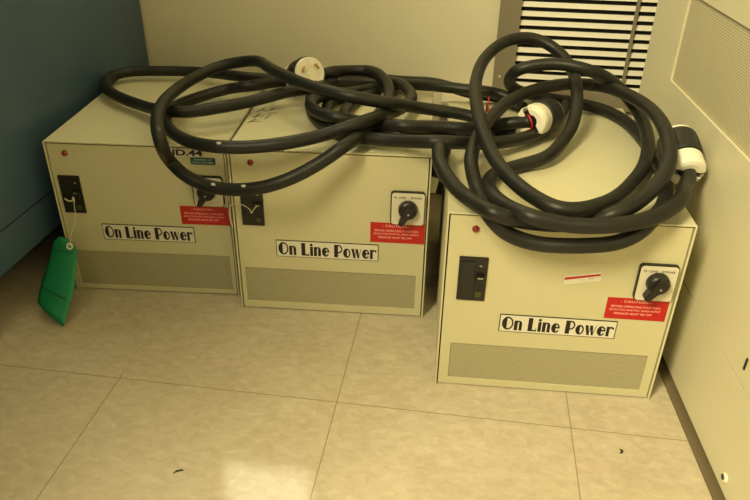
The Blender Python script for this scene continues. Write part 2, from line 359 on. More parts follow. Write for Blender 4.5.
# ------------------------------------------------------------------ cables
CAB = {
'cable1': [(0.1459,0.4745,0.2863),(0.1385,0.4615,0.2880),(0.1298,0.4530,0.2883),(0.1202,0.4463,0.2881),(0.1112,0.4390,0.2883),(0.1038,0.4303,0.2890),(0.0971,0.4208,0.2901),(0.0894,0.4127,0.2907),(0.0795,0.4087,0.2898),(0.0683,0.4094,0.2876),(0.0568,0.4118,0.2848),(0.0454,0.4122,0.2820),(0.0344,0.4090,0.2797),(0.0245,0.4030,0.2779),(0.0157,0.3952,0.2765),(0.0082,0.3862,0.2757),(0.0018,0.3763,0.2754),(-0.0037,0.3660,0.2753),(-0.0085,0.3554,0.2753),(-0.0125,0.3448,0.2751),(-0.0157,0.3343,0.2747),(-0.0178,0.3241,0.2740),(-0.0184,0.3133,0.2735),(-0.0158,0.2986,0.2747),(-0.0097,0.2796,0.2779),(-0.0031,0.2622,0.2808),(0.0020,0.2502,0.2819),(0.0066,0.2410,0.2820),(0.0118,0.2321,0.2821),(0.0179,0.2233,0.2822),(0.0249,0.2145,0.2821),(0.0327,0.2060,0.2819),(0.0411,0.1979,0.2817),(0.0501,0.1902,0.2817),(0.0595,0.1828,0.2820),(0.0693,0.1759,0.2828),(0.0793,0.1693,0.2840),(0.0897,0.1631,0.2855),(0.1004,0.1576,0.2870),(0.1117,0.1532,0.2884),(0.1233,0.1506,0.2894),(0.1352,0.1503,0.2898),(0.1471,0.1519,0.2900),(0.1588,0.1543,0.2902),(0.1705,0.1567,0.2909),(0.1823,0.1588,0.2920),(0.1939,0.1613,0.2934),(0.2051,0.1646,0.2947),(0.2159,0.1690,0.2958),(0.2260,0.1743,0.2967),(0.2358,0.1800,0.2976),(0.2454,0.1856,0.2988),(0.2553,0.1907,0.3007),(0.2652,0.1950,0.3033),(0.2751,0.1987,0.3064),(0.2848,0.2020,0.3095),(0.2938,0.2062,0.3120),(0.3016,0.2138,0.3129),(0.3083,0.2246,0.3123),(0.3146,0.2360,0.3114),(0.3206,0.2491,0.3098),(0.3259,0.2661,0.3066),(0.3312,0.2827,0.3035),(0.3365,0.2962,0.3016),(0.3414,0.3085,0.3003),(0.3455,0.3206,0.2993),(0.3490,0.3328,0.2985),(0.3519,0.3450,0.2978),(0.3541,0.3573,0.2973),(0.3554,0.3696,0.2969),(0.3554,0.3819,0.2967),(0.3536,0.3938,0.2970),(0.3500,0.4053,0.2976),(0.3454,0.4162,0.2981),(0.3407,0.4268,0.2981),(0.3364,0.4371,0.2974),(0.3323,0.4469,0.2962),(0.3279,0.4560,0.2948),(0.3221,0.4660,0.2927),(0.3139,0.4804,0.2890),(0.3036,0.4932,0.2854),(0.2930,0.4967,0.2841),(0.2821,0.4963,0.2838),(0.2708,0.4959,0.2834),(0.2595,0.4945,0.2834),(0.2482,0.4917,0.2840),(0.2371,0.4875,0.2850),(0.2257,0.4842,0.2858),(0.2136,0.4841,0.2855),(0.2010,0.4869,0.2840),(0.1888,0.4879,0.2828),(0.1772,0.4861,0.2822),(0.1658,0.4833,0.2818),(0.1545,0.4809,0.2816),(0.1431,0.4795,0.2816),(0.1315,0.4792,0.2817),(0.1198,0.4796,0.2817),(0.1078,0.4803,0.2817),(0.0957,0.4804,0.2819),(0.0840,0.4790,0.2826),(0.0726,0.4765,0.2836),(0.0609,0.4750,0.2844),(0.0489,0.4761,0.2845),(0.0370,0.4796,0.2840),(0.0254,0.4845,0.2831),(0.0141,0.4899,0.2821),(0.0029,0.4953,0.2810),(-0.0084,0.5006,0.2799),(-0.0198,0.5054,0.2789),(-0.0315,0.5092,0.2780),(-0.0434,0.5117,0.2774),(-0.0555,0.5127,0.2770),(-0.0677,0.5126,0.2768),(-0.0797,0.5116,0.2768),(-0.0917,0.5101,0.2768),(-0.1036,0.5081,0.2768),(-0.1155,0.5060,0.2767),(-0.1274,0.5039,0.2767),(-0.1392,0.5016,0.2766),(-0.1508,0.4986,0.2765),(-0.1618,0.4941,0.2765),(-0.1712,0.4872,0.2764),(-0.1784,0.4780,0.2764),(-0.1829,0.4673,0.2763),(-0.1850,0.4558,0.2763),(-0.1844,0.4441,0.2763),(-0.1817,0.4326,0.2762),(-0.1775,0.4215,0.2762),(-0.1721,0.4109,0.2762),(-0.1657,0.4008,0.2762),(-0.1584,0.3914,0.2761),(-0.1504,0.3825,0.2761),(-0.1419,0.3740,0.2761),(-0.1330,0.3661,0.2761),(-0.1236,0.3587,0.2760),(-0.1137,0.3519,0.2758),(-0.1036,0.3456,0.2756),(-0.0933,0.3395,0.2755),(-0.0831,0.3335,0.2755),(-0.0732,0.3273,0.2759),(-0.0638,0.3209,0.2766),(-0.0548,0.3144,0.2776),(-0.0461,0.3082,0.2786),(-0.0368,0.3023,0.2799),(-0.0259,0.2949,0.2818),(-0.0126,0.2849,0.2849),(0.0013,0.2757,0.2879),(0.0137,0.2717,0.2893),(0.0251,0.2717,0.2898),(0.0364,0.2738,0.2904),(0.0475,0.2775,0.2912),(0.0582,0.2825,0.2921),(0.0685,0.2885,0.2927),(0.0781,0.2954,0.2930),(0.0869,0.3032,0.2930),(0.0954,0.3114,0.2929),(0.1039,0.3194,0.2930),(0.1129,0.3269,0.2936),(0.1224,0.3335,0.2948),(0.1324,0.3395,0.2966),(0.1425,0.3450,0.2986),(0.1527,0.3504,0.3005),(0.1628,0.3557,0.3021),(0.1728,0.3608,0.3032),(0.1820,0.3665,0.3037),(0.1889,0.3732,0.3034),(0.1935,0.3806,0.3025),(0.1964,0.3893,0.3008),(0.1981,0.4007,0.2981),(0.1994,0.4137,0.2950),(0.2007,0.4277,0.2918),(0.2023,0.4433,0.2884),(0.2051,0.4565,0.2862),(0.2089,0.4654,0.2857),(0.2123,0.4775,0.2846),(0.2154,0.4928,0.2825),(0.2200,0.5040,0.2818),(0.2264,0.5124,0.2817),(0.2350,0.5185,0.2817),(0.2457,0.5214,0.2817),(0.2573,0.5218,0.2817),(0.2690,0.5210,0.2817),(0.2807,0.5196,0.2817),(0.2924,0.5177,0.2817),(0.3041,0.5156,0.2817),(0.3157,0.5138,0.2817),(0.3275,0.5129,0.2817),(0.3393,0.5131,0.2817),(0.3511,0.5139,0.2817),(0.3629,0.5143,0.2817),(0.3746,0.5135,0.2817),(0.3858,0.5112,0.2814),(0.3962,0.5078,0.2809),(0.4059,0.5033,0.2802),(0.4152,0.4976,0.2797),(0.4244,0.4915,0.2792),(0.4338,0.4855,0.2788),(0.4438,0.4803,0.2785),(0.4547,0.4764,0.2782),(0.4660,0.4738,0.2779),(0.4775,0.4714,0.2776),(0.4887,0.4680,0.2773),(0.4988,0.4627,0.2771),(0.5077,0.4555,0.2768),(0.5155,0.4471,0.2766),(0.5229,0.4383,0.2764),(0.5303,0.4295,0.2761),(0.5340,0.4252,0.2760)],
'cable2': [(0.5360,0.2905,0.3020),(0.5252,0.2949,0.2989),(0.5143,0.2987,0.2959),(0.5030,0.3003,0.2932),(0.4915,0.3003,0.2911),(0.4803,0.3032,0.2897),(0.4702,0.3121,0.2889),(0.4606,0.3208,0.2895),(0.4505,0.3243,0.2916),(0.4393,0.3250,0.2937),(0.4277,0.3247,0.2954),(0.4159,0.3240,0.2968),(0.4041,0.3228,0.2982),(0.3924,0.3209,0.2998),(0.3808,0.3176,0.3019),(0.3699,0.3122,0.3047),(0.3601,0.3045,0.3083),(0.3514,0.2950,0.3124),(0.3432,0.2849,0.3167),(0.3347,0.2759,0.3207),(0.3256,0.2697,0.3238),(0.3162,0.2652,0.3264),(0.3065,0.2610,0.3289),(0.2962,0.2576,0.3314),(0.2850,0.2562,0.3334),(0.2733,0.2575,0.3348),(0.2617,0.2610,0.3355),(0.2504,0.2660,0.3357),(0.2394,0.2719,0.3358),(0.2287,0.2783,0.3357),(0.2182,0.2851,0.3357),(0.2081,0.2924,0.3358),(0.1985,0.3002,0.3357),(0.1892,0.3085,0.3356),(0.1803,0.3171,0.3354),(0.1716,0.3259,0.3351),(0.1632,0.3349,0.3347),(0.1552,0.3443,0.3341),(0.1477,0.3540,0.3333),(0.1405,0.3639,0.3324),(0.1334,0.3739,0.3315),(0.1263,0.3838,0.3309),(0.1190,0.3937,0.3306),(0.1117,0.4034,0.3307),(0.1037,0.4124,0.3305),(0.0943,0.4198,0.3295),(0.0839,0.4254,0.3276),(0.0728,0.4292,0.3252),(0.0613,0.4313,0.3227),(0.0496,0.4316,0.3202),(0.0382,0.4296,0.3177),(0.0279,0.4248,0.3152),(0.0193,0.4173,0.3128),(0.0124,0.4079,0.3106),(0.0071,0.3974,0.3090),(0.0032,0.3862,0.3081),(0.0007,0.3745,0.3077),(-0.0008,0.3627,0.3077),(-0.0017,0.3507,0.3080),(-0.0021,0.3387,0.3082),(-0.0022,0.3267,0.3086),(-0.0020,0.3148,0.3090),(-0.0013,0.3028,0.3094),(-0.0004,0.2908,0.3100),(0.0009,0.2789,0.3106),(0.0025,0.2670,0.3112),(0.0044,0.2552,0.3116),(0.0065,0.2433,0.3120),(0.0090,0.2316,0.3123),(0.0119,0.2199,0.3125),(0.0151,0.2083,0.3126),(0.0187,0.1968,0.3126),(0.0225,0.1854,0.3124),(0.0268,0.1741,0.3122),(0.0314,0.1630,0.3121),(0.0363,0.1520,0.3122),(0.0415,0.1411,0.3121),(0.0467,0.1308,0.3110),(0.0508,0.1238,0.3068),(0.0515,0.1245,0.2994),(0.0490,0.1314,0.2915),(0.0456,0.1400,0.2841),(0.0423,0.1489,0.2769),(0.0393,0.1578,0.2696),(0.0376,0.1659,0.2618),(0.0393,0.1707,0.2535),(0.0458,0.1696,0.2464),(0.0550,0.1645,0.2416),(0.0652,0.1592,0.2380),(0.0761,0.1550,0.2348),(0.0874,0.1518,0.2323),(0.0991,0.1490,0.2307),(0.1109,0.1462,0.2303),(0.1228,0.1434,0.2309),(0.1346,0.1407,0.2322),(0.1464,0.1383,0.2341),(0.1582,0.1364,0.2365),(0.1701,0.1351,0.2393),(0.1818,0.1345,0.2426),(0.1933,0.1346,0.2465),(0.2046,0.1357,0.2507),(0.2155,0.1381,0.2549),(0.2259,0.1420,0.2592),(0.2357,0.1469,0.2634),(0.2451,0.1522,0.2680),(0.2546,0.1567,0.2732),(0.2641,0.1599,0.2794),(0.2735,0.1625,0.2861),(0.2818,0.1668,0.2918),(0.2880,0.1737,0.2950),(0.2920,0.1818,0.2959),(0.2947,0.1899,0.2959),(0.2969,0.1979,0.2956),(0.2989,0.2073,0.2951),(0.3008,0.2210,0.2938),(0.3034,0.2359,0.2933),(0.3070,0.2490,0.2947),(0.3101,0.2669,0.2950),(0.3130,0.2847,0.2953),(0.3157,0.2981,0.2966),(0.3178,0.3102,0.2976),(0.3192,0.3224,0.2978),(0.3201,0.3346,0.2975),(0.3206,0.3469,0.2971),(0.3206,0.3593,0.2966),(0.3203,0.3716,0.2964),(0.3195,0.3838,0.2966),(0.3184,0.3960,0.2971),(0.3167,0.4080,0.2978),(0.3144,0.4198,0.2985),(0.3114,0.4313,0.2992),(0.3077,0.4424,0.2998),(0.3036,0.4531,0.3002),(0.2990,0.4634,0.3006),(0.2940,0.4734,0.3009),(0.2882,0.4831,0.3010),(0.2810,0.4932,0.3005),(0.2721,0.5024,0.2995),(0.2618,0.5072,0.2986),(0.2508,0.5073,0.2980),(0.2397,0.5035,0.2982),(0.2294,0.4957,0.2995),(0.2200,0.4848,0.3017),(0.2108,0.4760,0.3026),(0.2016,0.4716,0.3009),(0.1940,0.4677,0.2967),(0.1897,0.4602,0.2910),(0.1886,0.4477,0.2863),(0.1887,0.4336,0.2832),(0.1892,0.4198,0.2822),(0.1902,0.4062,0.2828),(0.1916,0.3935,0.2837),(0.1931,0.3825,0.2837),(0.1948,0.3725,0.2832),(0.1971,0.3621,0.2828),(0.1999,0.3512,0.2827),(0.2032,0.3398,0.2827),(0.2069,0.3281,0.2829),(0.2111,0.3162,0.2831),(0.2159,0.3043,0.2835),(0.2216,0.2924,0.2841),(0.2282,0.2807,0.2847),(0.2358,0.2692,0.2856),(0.2442,0.2575,0.2868),(0.2536,0.2453,0.2884),(0.2635,0.2341,0.2900),(0.2735,0.2265,0.2905),(0.2832,0.2244,0.2893),(0.2935,0.2239,0.2879),(0.3050,0.2202,0.2884),(0.3170,0.2149,0.2898),(0.3289,0.2108,0.2911),(0.3408,0.2071,0.2924),(0.3527,0.2026,0.2942),(0.3647,0.1969,0.2966),(0.3765,0.1900,0.2997),(0.3883,0.1820,0.3034),(0.3998,0.1753,0.3067),(0.4109,0.1730,0.3082),(0.4218,0.1760,0.3074),(0.4327,0.1849,0.3042),(0.4438,0.1967,0.3000),(0.4551,0.2073,0.2963),(0.4665,0.2158,0.2935),(0.4778,0.2235,0.2914),(0.4888,0.2317,0.2897),(0.4994,0.2405,0.2883),(0.5094,0.2499,0.2870),(0.5190,0.2596,0.2859),(0.5280,0.2698,0.2850),(0.5365,0.2803,0.2841),(0.5444,0.2912,0.2834),(0.5518,0.3023,0.2827),(0.5585,0.3138,0.2821),(0.5646,0.3254,0.2816),(0.5700,0.3373,0.2811),(0.5747,0.3494,0.2807),(0.5789,0.3614,0.2804),(0.5826,0.3732,0.2802),(0.5861,0.3848,0.2801),(0.5893,0.3959,0.2803),(0.5922,0.4064,0.2806),(0.5946,0.4162,0.2812),(0.5968,0.4275,0.2813),(0.5997,0.4449,0.2794),(0.6027,0.4645,0.2769),(0.6051,0.4790,0.2760)],
'cable2b': [(0.5274,0.4116,0.2868),(0.5171,0.4165,0.2900),(0.5066,0.4212,0.2930),(0.4955,0.4250,0.2953),(0.4839,0.4274,0.2971),(0.4720,0.4282,0.2983),(0.4600,0.4278,0.2991),(0.4480,0.4278,0.2996),(0.4360,0.4290,0.2997),(0.4242,0.4313,0.2998),(0.4125,0.4343,0.2996),(0.4010,0.4379,0.2990),(0.3898,0.4422,0.2981),(0.3793,0.4476,0.2966),(0.3696,0.4540,0.2947),(0.3605,0.4609,0.2926),(0.3515,0.4677,0.2904),(0.3424,0.4737,0.2882),(0.3326,0.4787,0.2861),(0.3217,0.4824,0.2839),(0.3106,0.4812,0.2825),(0.3003,0.4747,0.2824),(0.2909,0.4679,0.2821),(0.2822,0.4612,0.2817),(0.2737,0.4537,0.2817),(0.2656,0.4442,0.2824),(0.2582,0.4291,0.2850),(0.2514,0.4116,0.2885),(0.2444,0.3972,0.2911),(0.2378,0.3845,0.2934),(0.2321,0.3717,0.2960),(0.2274,0.3577,0.2995),(0.2236,0.3441,0.3030),(0.2199,0.3340,0.3049),(0.2164,0.3261,0.3055),(0.2139,0.3175,0.3057),(0.2125,0.3075,0.3060),(0.2129,0.2965,0.3062),(0.2156,0.2851,0.3064),(0.2209,0.2740,0.3062),(0.2286,0.2637,0.3060),(0.2383,0.2548,0.3062),(0.2495,0.2474,0.3068),(0.2614,0.2422,0.3069),(0.2725,0.2430,0.3049),(0.2827,0.2500,0.3009),(0.2932,0.2565,0.2975),(0.3044,0.2590,0.2958),(0.3162,0.2576,0.2957),(0.3284,0.2534,0.2969),(0.3407,0.2469,0.2990),(0.3531,0.2399,0.3016),(0.3649,0.2387,0.3022),(0.3761,0.2445,0.3005),(0.3873,0.2507,0.2988),(0.3987,0.2552,0.2977),(0.4103,0.2579,0.2970),(0.4220,0.2588,0.2968),(0.4337,0.2591,0.2966),(0.4453,0.2631,0.2951),(0.4562,0.2769,0.2901),(0.4662,0.2954,0.2835),(0.4762,0.3091,0.2785),(0.4870,0.3141,0.2764),(0.4985,0.3132,0.2760),(0.5104,0.3109,0.2760),(0.5163,0.3097,0.2760)],
'cable2c': [(0.2894,0.4512,0.2760),(0.2828,0.4292,0.2804),(0.2754,0.4166,0.2817),(0.2691,0.4063,0.2817),(0.2649,0.3952,0.2817),(0.2623,0.3835,0.2817),(0.2604,0.3719,0.2817),(0.2589,0.3607,0.2817),(0.2576,0.3499,0.2818),(0.2571,0.3390,0.2819),(0.2578,0.3278,0.2821),(0.2601,0.3165,0.2822),(0.2640,0.3054,0.2822),(0.2696,0.2950,0.2822),(0.2775,0.2858,0.2820),(0.2873,0.2785,0.2819),(0.2983,0.2725,0.2817),(0.3099,0.2672,0.2819),(0.3218,0.2608,0.2830),(0.3343,0.2523,0.2854),(0.3467,0.2447,0.2880),(0.3586,0.2442,0.2882),(0.3698,0.2514,0.2860),(0.3811,0.2587,0.2839),(0.3927,0.2635,0.2826),(0.4045,0.2666,0.2818),(0.4164,0.2682,0.2815),(0.4284,0.2687,0.2815),(0.4403,0.2690,0.2816),(0.4523,0.2718,0.2809),(0.4643,0.2768,0.2794),(0.4765,0.2818,0.2779),(0.4825,0.2845,0.2771)],
'cable2d': [(0.2474,0.4378,0.2760),(0.2413,0.4153,0.2807),(0.2350,0.4001,0.2827),(0.2307,0.3854,0.2841),(0.2290,0.3683,0.2860),(0.2288,0.3516,0.2878),(0.2292,0.3388,0.2884),(0.2301,0.3299,0.2877),(0.2318,0.3218,0.2870),(0.2345,0.3128,0.2866),(0.2383,0.3030,0.2865),(0.2432,0.2928,0.2868),(0.2490,0.2822,0.2874),(0.2562,0.2712,0.2883),(0.2650,0.2609,0.2893),(0.2758,0.2479,0.2918),(0.2819,0.2392,0.2940)],
'cable3': [(0.7195,0.1540,0.2980),(0.7189,0.1424,0.2961),(0.7153,0.1323,0.2940),(0.7104,0.1218,0.2930),(0.7066,0.1102,0.2936),(0.7030,0.0981,0.2946),(0.6988,0.0863,0.2952),(0.6934,0.0750,0.2952),(0.6867,0.0643,0.2946),(0.6789,0.0545,0.2934),(0.6698,0.0460,0.2918),(0.6596,0.0392,0.2899),(0.6491,0.0334,0.2883),(0.6385,0.0280,0.2874),(0.6277,0.0229,0.2871),(0.6166,0.0185,0.2870),(0.6054,0.0149,0.2870),(0.5938,0.0127,0.2867),(0.5820,0.0118,0.2861),(0.5701,0.0116,0.2859),(0.5582,0.0110,0.2868),(0.5463,0.0098,0.2888),(0.5345,0.0092,0.2912),(0.5234,0.0108,0.2929),(0.5139,0.0177,0.2925),(0.5060,0.0317,0.2889),(0.4987,0.0454,0.2861),(0.4916,0.0550,0.2859),(0.4855,0.0659,0.2856),(0.4812,0.0803,0.2838),(0.4788,0.0971,0.2809),(0.4778,0.1126,0.2785),(0.4777,0.1235,0.2781),(0.4789,0.1324,0.2783),(0.4813,0.1414,0.2781),(0.4851,0.1507,0.2775),(0.4902,0.1598,0.2767),(0.4968,0.1684,0.2762),(0.5048,0.1765,0.2760),(0.5137,0.1842,0.2762),(0.5234,0.1912,0.2769),(0.5338,0.1970,0.2783),(0.5441,0.2028,0.2801),(0.5531,0.2102,0.2818),(0.5602,0.2196,0.2829),(0.5660,0.2301,0.2838),(0.5710,0.2410,0.2849),(0.5758,0.2519,0.2863),(0.5808,0.2627,0.2884),(0.5856,0.2733,0.2911),(0.5901,0.2840,0.2945),(0.5939,0.2946,0.2984),(0.5968,0.3053,0.3031),(0.5989,0.3157,0.3084),(0.6004,0.3261,0.3141),(0.6013,0.3366,0.3194),(0.6018,0.3472,0.3242),(0.6020,0.3580,0.3283),(0.6020,0.3692,0.3319),(0.6021,0.3833,0.3344),(0.6024,0.4024,0.3355),(0.6017,0.4187,0.3374),(0.5991,0.4288,0.3415),(0.5952,0.4370,0.3463),(0.5902,0.4452,0.3512),(0.5841,0.4532,0.3562),(0.5767,0.4606,0.3609),(0.5679,0.4665,0.3655),(0.5577,0.4707,0.3697),(0.5466,0.4728,0.3731),(0.5350,0.4722,0.3754),(0.5236,0.4690,0.3763),(0.5128,0.4637,0.3760),(0.5029,0.4569,0.3750),(0.4940,0.4489,0.3733),(0.4863,0.4399,0.3711),(0.4796,0.4301,0.3685),(0.4738,0.4198,0.3656),(0.4688,0.4091,0.3628),(0.4645,0.3981,0.3602),(0.4611,0.3867,0.3576),(0.4585,0.3752,0.3550),(0.4565,0.3635,0.3526),(0.4550,0.3517,0.3502),(0.4539,0.3398,0.3480),(0.4530,0.3279,0.3460),(0.4525,0.3159,0.3442),(0.4525,0.3039,0.3427),(0.4527,0.2919,0.3414),(0.4533,0.2799,0.3402),(0.4541,0.2678,0.3390),(0.4551,0.2558,0.3377),(0.4561,0.2439,0.3362),(0.4573,0.2319,0.3347),(0.4587,0.2200,0.3330),(0.4602,0.2082,0.3313),(0.4620,0.1964,0.3293),(0.4642,0.1848,0.3270),(0.4668,0.1734,0.3242),(0.4699,0.1624,0.3206),(0.4734,0.1517,0.3166),(0.4774,0.1411,0.3126),(0.4818,0.1306,0.3090),(0.4868,0.1201,0.3060),(0.4921,0.1096,0.3035),(0.4979,0.0993,0.3014),(0.5039,0.0890,0.2996),(0.5101,0.0787,0.2984),(0.5166,0.0686,0.2974),(0.5236,0.0589,0.2967),(0.5313,0.0495,0.2961),(0.5395,0.0407,0.2957),(0.5490,0.0338,0.2953),(0.5597,0.0308,0.2949),(0.5709,0.0321,0.2944),(0.5814,0.0366,0.2940),(0.5912,0.0448,0.2927),(0.6005,0.0561,0.2904),(0.6087,0.0663,0.2886),(0.6157,0.0753,0.2874),(0.6221,0.0845,0.2862),(0.6282,0.0942,0.2852),(0.6340,0.1041,0.2843),(0.6395,0.1143,0.2836),(0.6449,0.1247,0.2830),(0.6500,0.1352,0.2825),(0.6551,0.1458,0.2822),(0.6602,0.1563,0.2820),(0.6652,0.1669,0.2819),(0.6699,0.1775,0.2821),(0.6744,0.1883,0.2825),(0.6784,0.1991,0.2832),(0.6821,0.2100,0.2844),(0.6854,0.2209,0.2858),(0.6882,0.2318,0.2874),(0.6906,0.2426,0.2890),(0.6926,0.2536,0.2905),(0.6944,0.2651,0.2918),(0.6960,0.2776,0.2929),(0.6973,0.2908,0.2939),(0.6980,0.3043,0.2952),(0.6982,0.3177,0.2967),(0.6980,0.3310,0.2983),(0.6970,0.3442,0.3003),(0.6949,0.3570,0.3032),(0.6909,0.3687,0.3074),(0.6849,0.3785,0.3131),(0.6777,0.3864,0.3196),(0.6694,0.3917,0.3265),(0.6594,0.3904,0.3344),(0.6484,0.3829,0.3426),(0.6379,0.3763,0.3489),(0.6277,0.3720,0.3536),(0.6169,0.3695,0.3573),(0.6056,0.3697,0.3600),(0.5941,0.3723,0.3615),(0.5826,0.3755,0.3621),(0.5709,0.3779,0.3619),(0.5590,0.3789,0.3611),(0.5472,0.3791,0.3594),(0.5354,0.3789,0.3571),(0.5240,0.3785,0.3539),(0.5140,0.3796,0.3490),(0.5073,0.3840,0.3419),(0.5046,0.3910,0.3337),(0.5047,0.3992,0.3258),(0.5070,0.4079,0.3187),(0.5111,0.4171,0.3122),(0.5172,0.4268,0.3059),(0.5252,0.4338,0.3006),(0.5348,0.4374,0.2968),(0.5453,0.4392,0.2939),(0.5561,0.4402,0.2917),(0.5668,0.4407,0.2899),(0.5777,0.4415,0.2884),(0.5891,0.4449,0.2862),(0.6011,0.4495,0.2836),(0.6130,0.4509,0.2816),(0.6248,0.4503,0.2801),(0.6364,0.4482,0.2788),(0.6473,0.4444,0.2778),(0.6572,0.4384,0.2771),(0.6654,0.4304,0.2767),(0.6722,0.4210,0.2766),(0.6778,0.4107,0.2766),(0.6826,0.4000,0.2766),(0.6868,0.3890,0.2765),(0.6902,0.3777,0.2765),(0.6929,0.3662,0.2764),(0.6951,0.3546,0.2763),(0.6971,0.3429,0.2763),(0.6987,0.3312,0.2762),(0.7000,0.3194,0.2762),(0.7010,0.3076,0.2761),(0.7018,0.2958,0.2761),(0.7024,0.2839,0.2760),(0.7030,0.2719,0.2760),(0.7034,0.2599,0.2760),(0.7037,0.2479,0.2760),(0.7038,0.2359,0.2760),(0.7039,0.2238,0.2760),(0.7037,0.2118,0.2761),(0.7032,0.1997,0.2761),(0.7025,0.1877,0.2761),(0.7013,0.1757,0.2761),(0.6998,0.1637,0.2761),(0.6980,0.1518,0.2760),(0.6958,0.1399,0.2760),(0.6931,0.1283,0.2760),(0.6900,0.1171,0.2761),(0.6865,0.1061,0.2766),(0.6825,0.0952,0.2774),(0.6782,0.0846,0.2783),(0.6734,0.0742,0.2790),(0.6680,0.0642,0.2787),(0.6620,0.0547,0.2768),(0.6550,0.0461,0.2732),(0.6466,0.0390,0.2684),(0.6368,0.0343,0.2634),(0.6260,0.0317,0.2590),(0.6145,0.0298,0.2561),(0.6026,0.0283,0.2544),(0.5907,0.0270,0.2533),(0.5787,0.0260,0.2523),(0.5667,0.0257,0.2515),(0.5547,0.0260,0.2507),(0.5427,0.0267,0.2503),(0.5308,0.0274,0.2511),(0.5190,0.0278,0.2534),(0.5075,0.0279,0.2573),(0.4969,0.0274,0.2634),(0.4876,0.0270,0.2716),(0.4799,0.0307,0.2787),(0.4746,0.0424,0.2810),(0.4714,0.0580,0.2799),(0.4691,0.0737,0.2784),(0.4666,0.0893,0.2778),(0.4634,0.1029,0.2797),(0.4601,0.1130,0.2842),(0.4573,0.1213,0.2893),(0.4554,0.1298,0.2935),(0.4543,0.1392,0.2969),(0.4541,0.1491,0.2998),(0.4547,0.1594,0.3023),(0.4559,0.1698,0.3045),(0.4576,0.1803,0.3067),(0.4597,0.1907,0.3088),(0.4622,0.2014,0.3108),(0.4651,0.2130,0.3124),(0.4684,0.2251,0.3138),(0.4719,0.2373,0.3150),(0.4757,0.2494,0.3161),(0.4798,0.2614,0.3172),(0.4840,0.2733,0.3181),(0.4884,0.2851,0.3190),(0.4933,0.2967,0.3199),(0.4987,0.3081,0.3208),(0.5048,0.3190,0.3216),(0.5115,0.3295,0.3225),(0.5187,0.3396,0.3233),(0.5265,0.3491,0.3241),(0.5349,0.3581,0.3249),(0.5439,0.3662,0.3258),(0.5536,0.3733,0.3267),(0.5640,0.3790,0.3276),(0.5751,0.3838,0.3285),(0.5868,0.3893,0.3287),(0.5992,0.3962,0.3279),(0.6120,0.4031,0.3265),(0.6245,0.4065,0.3255),(0.6361,0.4046,0.3255),(0.6457,0.3958,0.3269),(0.6524,0.3804,0.3297),(0.6576,0.3657,0.3321),(0.6626,0.3543,0.3333),(0.6670,0.3436,0.3342),(0.6712,0.3326,0.3350),(0.6751,0.3214,0.3357),(0.6785,0.3100,0.3364),(0.6814,0.2983,0.3370),(0.6839,0.2865,0.3376),(0.6861,0.2747,0.3381),(0.6879,0.2627,0.3385),(0.6894,0.2507,0.3388),(0.6906,0.2387,0.3389),(0.6913,0.2266,0.3389),(0.6916,0.2145,0.3388),(0.6916,0.2024,0.3385),(0.6912,0.1903,0.3381),(0.6907,0.1783,0.3373),(0.6899,0.1662,0.3361),(0.6891,0.1543,0.3344),(0.6882,0.1425,0.3321),(0.6869,0.1308,0.3293),(0.6849,0.1194,0.3258),(0.6816,0.1086,0.3216),(0.6769,0.0988,0.3166),(0.6710,0.0899,0.3110),(0.6641,0.0819,0.3053),(0.6563,0.0745,0.2998),(0.6482,0.0667,0.2958),(0.6400,0.0580,0.2939),(0.6317,0.0490,0.2934),(0.6226,0.0417,0.2920),(0.6130,0.0389,0.2881),(0.6034,0.0417,0.2816),(0.5934,0.0450,0.2756),(0.5821,0.0441,0.2726),(0.5702,0.0417,0.2713),(0.5582,0.0408,0.2703),(0.5462,0.0408,0.2697),(0.5344,0.0402,0.2702),(0.5230,0.0370,0.2724),(0.5119,0.0299,0.2771),(0.5005,0.0203,0.2839),(0.4893,0.0144,0.2897),(0.4792,0.0174,0.2918),(0.4703,0.0294,0.2901),(0.4619,0.0445,0.2874),(0.4538,0.0560,0.2870),(0.4463,0.0640,0.2888),(0.4394,0.0712,0.2915),(0.4332,0.0787,0.2944),(0.4279,0.0864,0.2972),(0.4235,0.0943,0.2997),(0.4200,0.1022,0.3019),(0.4174,0.1097,0.3037),(0.4155,0.1164,0.3049),(0.4144,0.1227,0.3056),(0.4137,0.1287,0.3058),(0.4134,0.1338,0.3059),(0.4132,0.1385,0.3062),(0.4129,0.1440,0.3060),(0.4126,0.1497,0.3059),(0.4124,0.1541,0.3062),(0.4121,0.1609,0.3056),(0.4116,0.1735,0.3026),(0.4113,0.1832,0.3006),(0.4113,0.1874,0.3006),(0.4115,0.1916,0.3002),(0.4121,0.1964,0.2985),(0.4139,0.1989,0.2950),(0.4164,0.1991,0.2898),(0.4176,0.2008,0.2859),(0.4175,0.2039,0.2839),(0.4168,0.2079,0.2824),(0.4159,0.2134,0.2802),(0.4152,0.2181,0.2777),(0.4147,0.2193,0.2758),(0.4141,0.2244,0.2717),(0.4131,0.2430,0.2613),(0.4117,0.2698,0.2473),(0.4104,0.2974,0.2325),(0.4090,0.3241,0.2180),(0.4078,0.3494,0.2039),(0.4066,0.3728,0.1904),(0.4055,0.3944,0.1775),(0.4045,0.4148,0.1649),(0.4034,0.4343,0.1526),(0.4025,0.4534,0.1403),(0.4015,0.4721,0.1282),(0.4005,0.4907,0.1161),(0.4000,0.5000,0.1100)]}
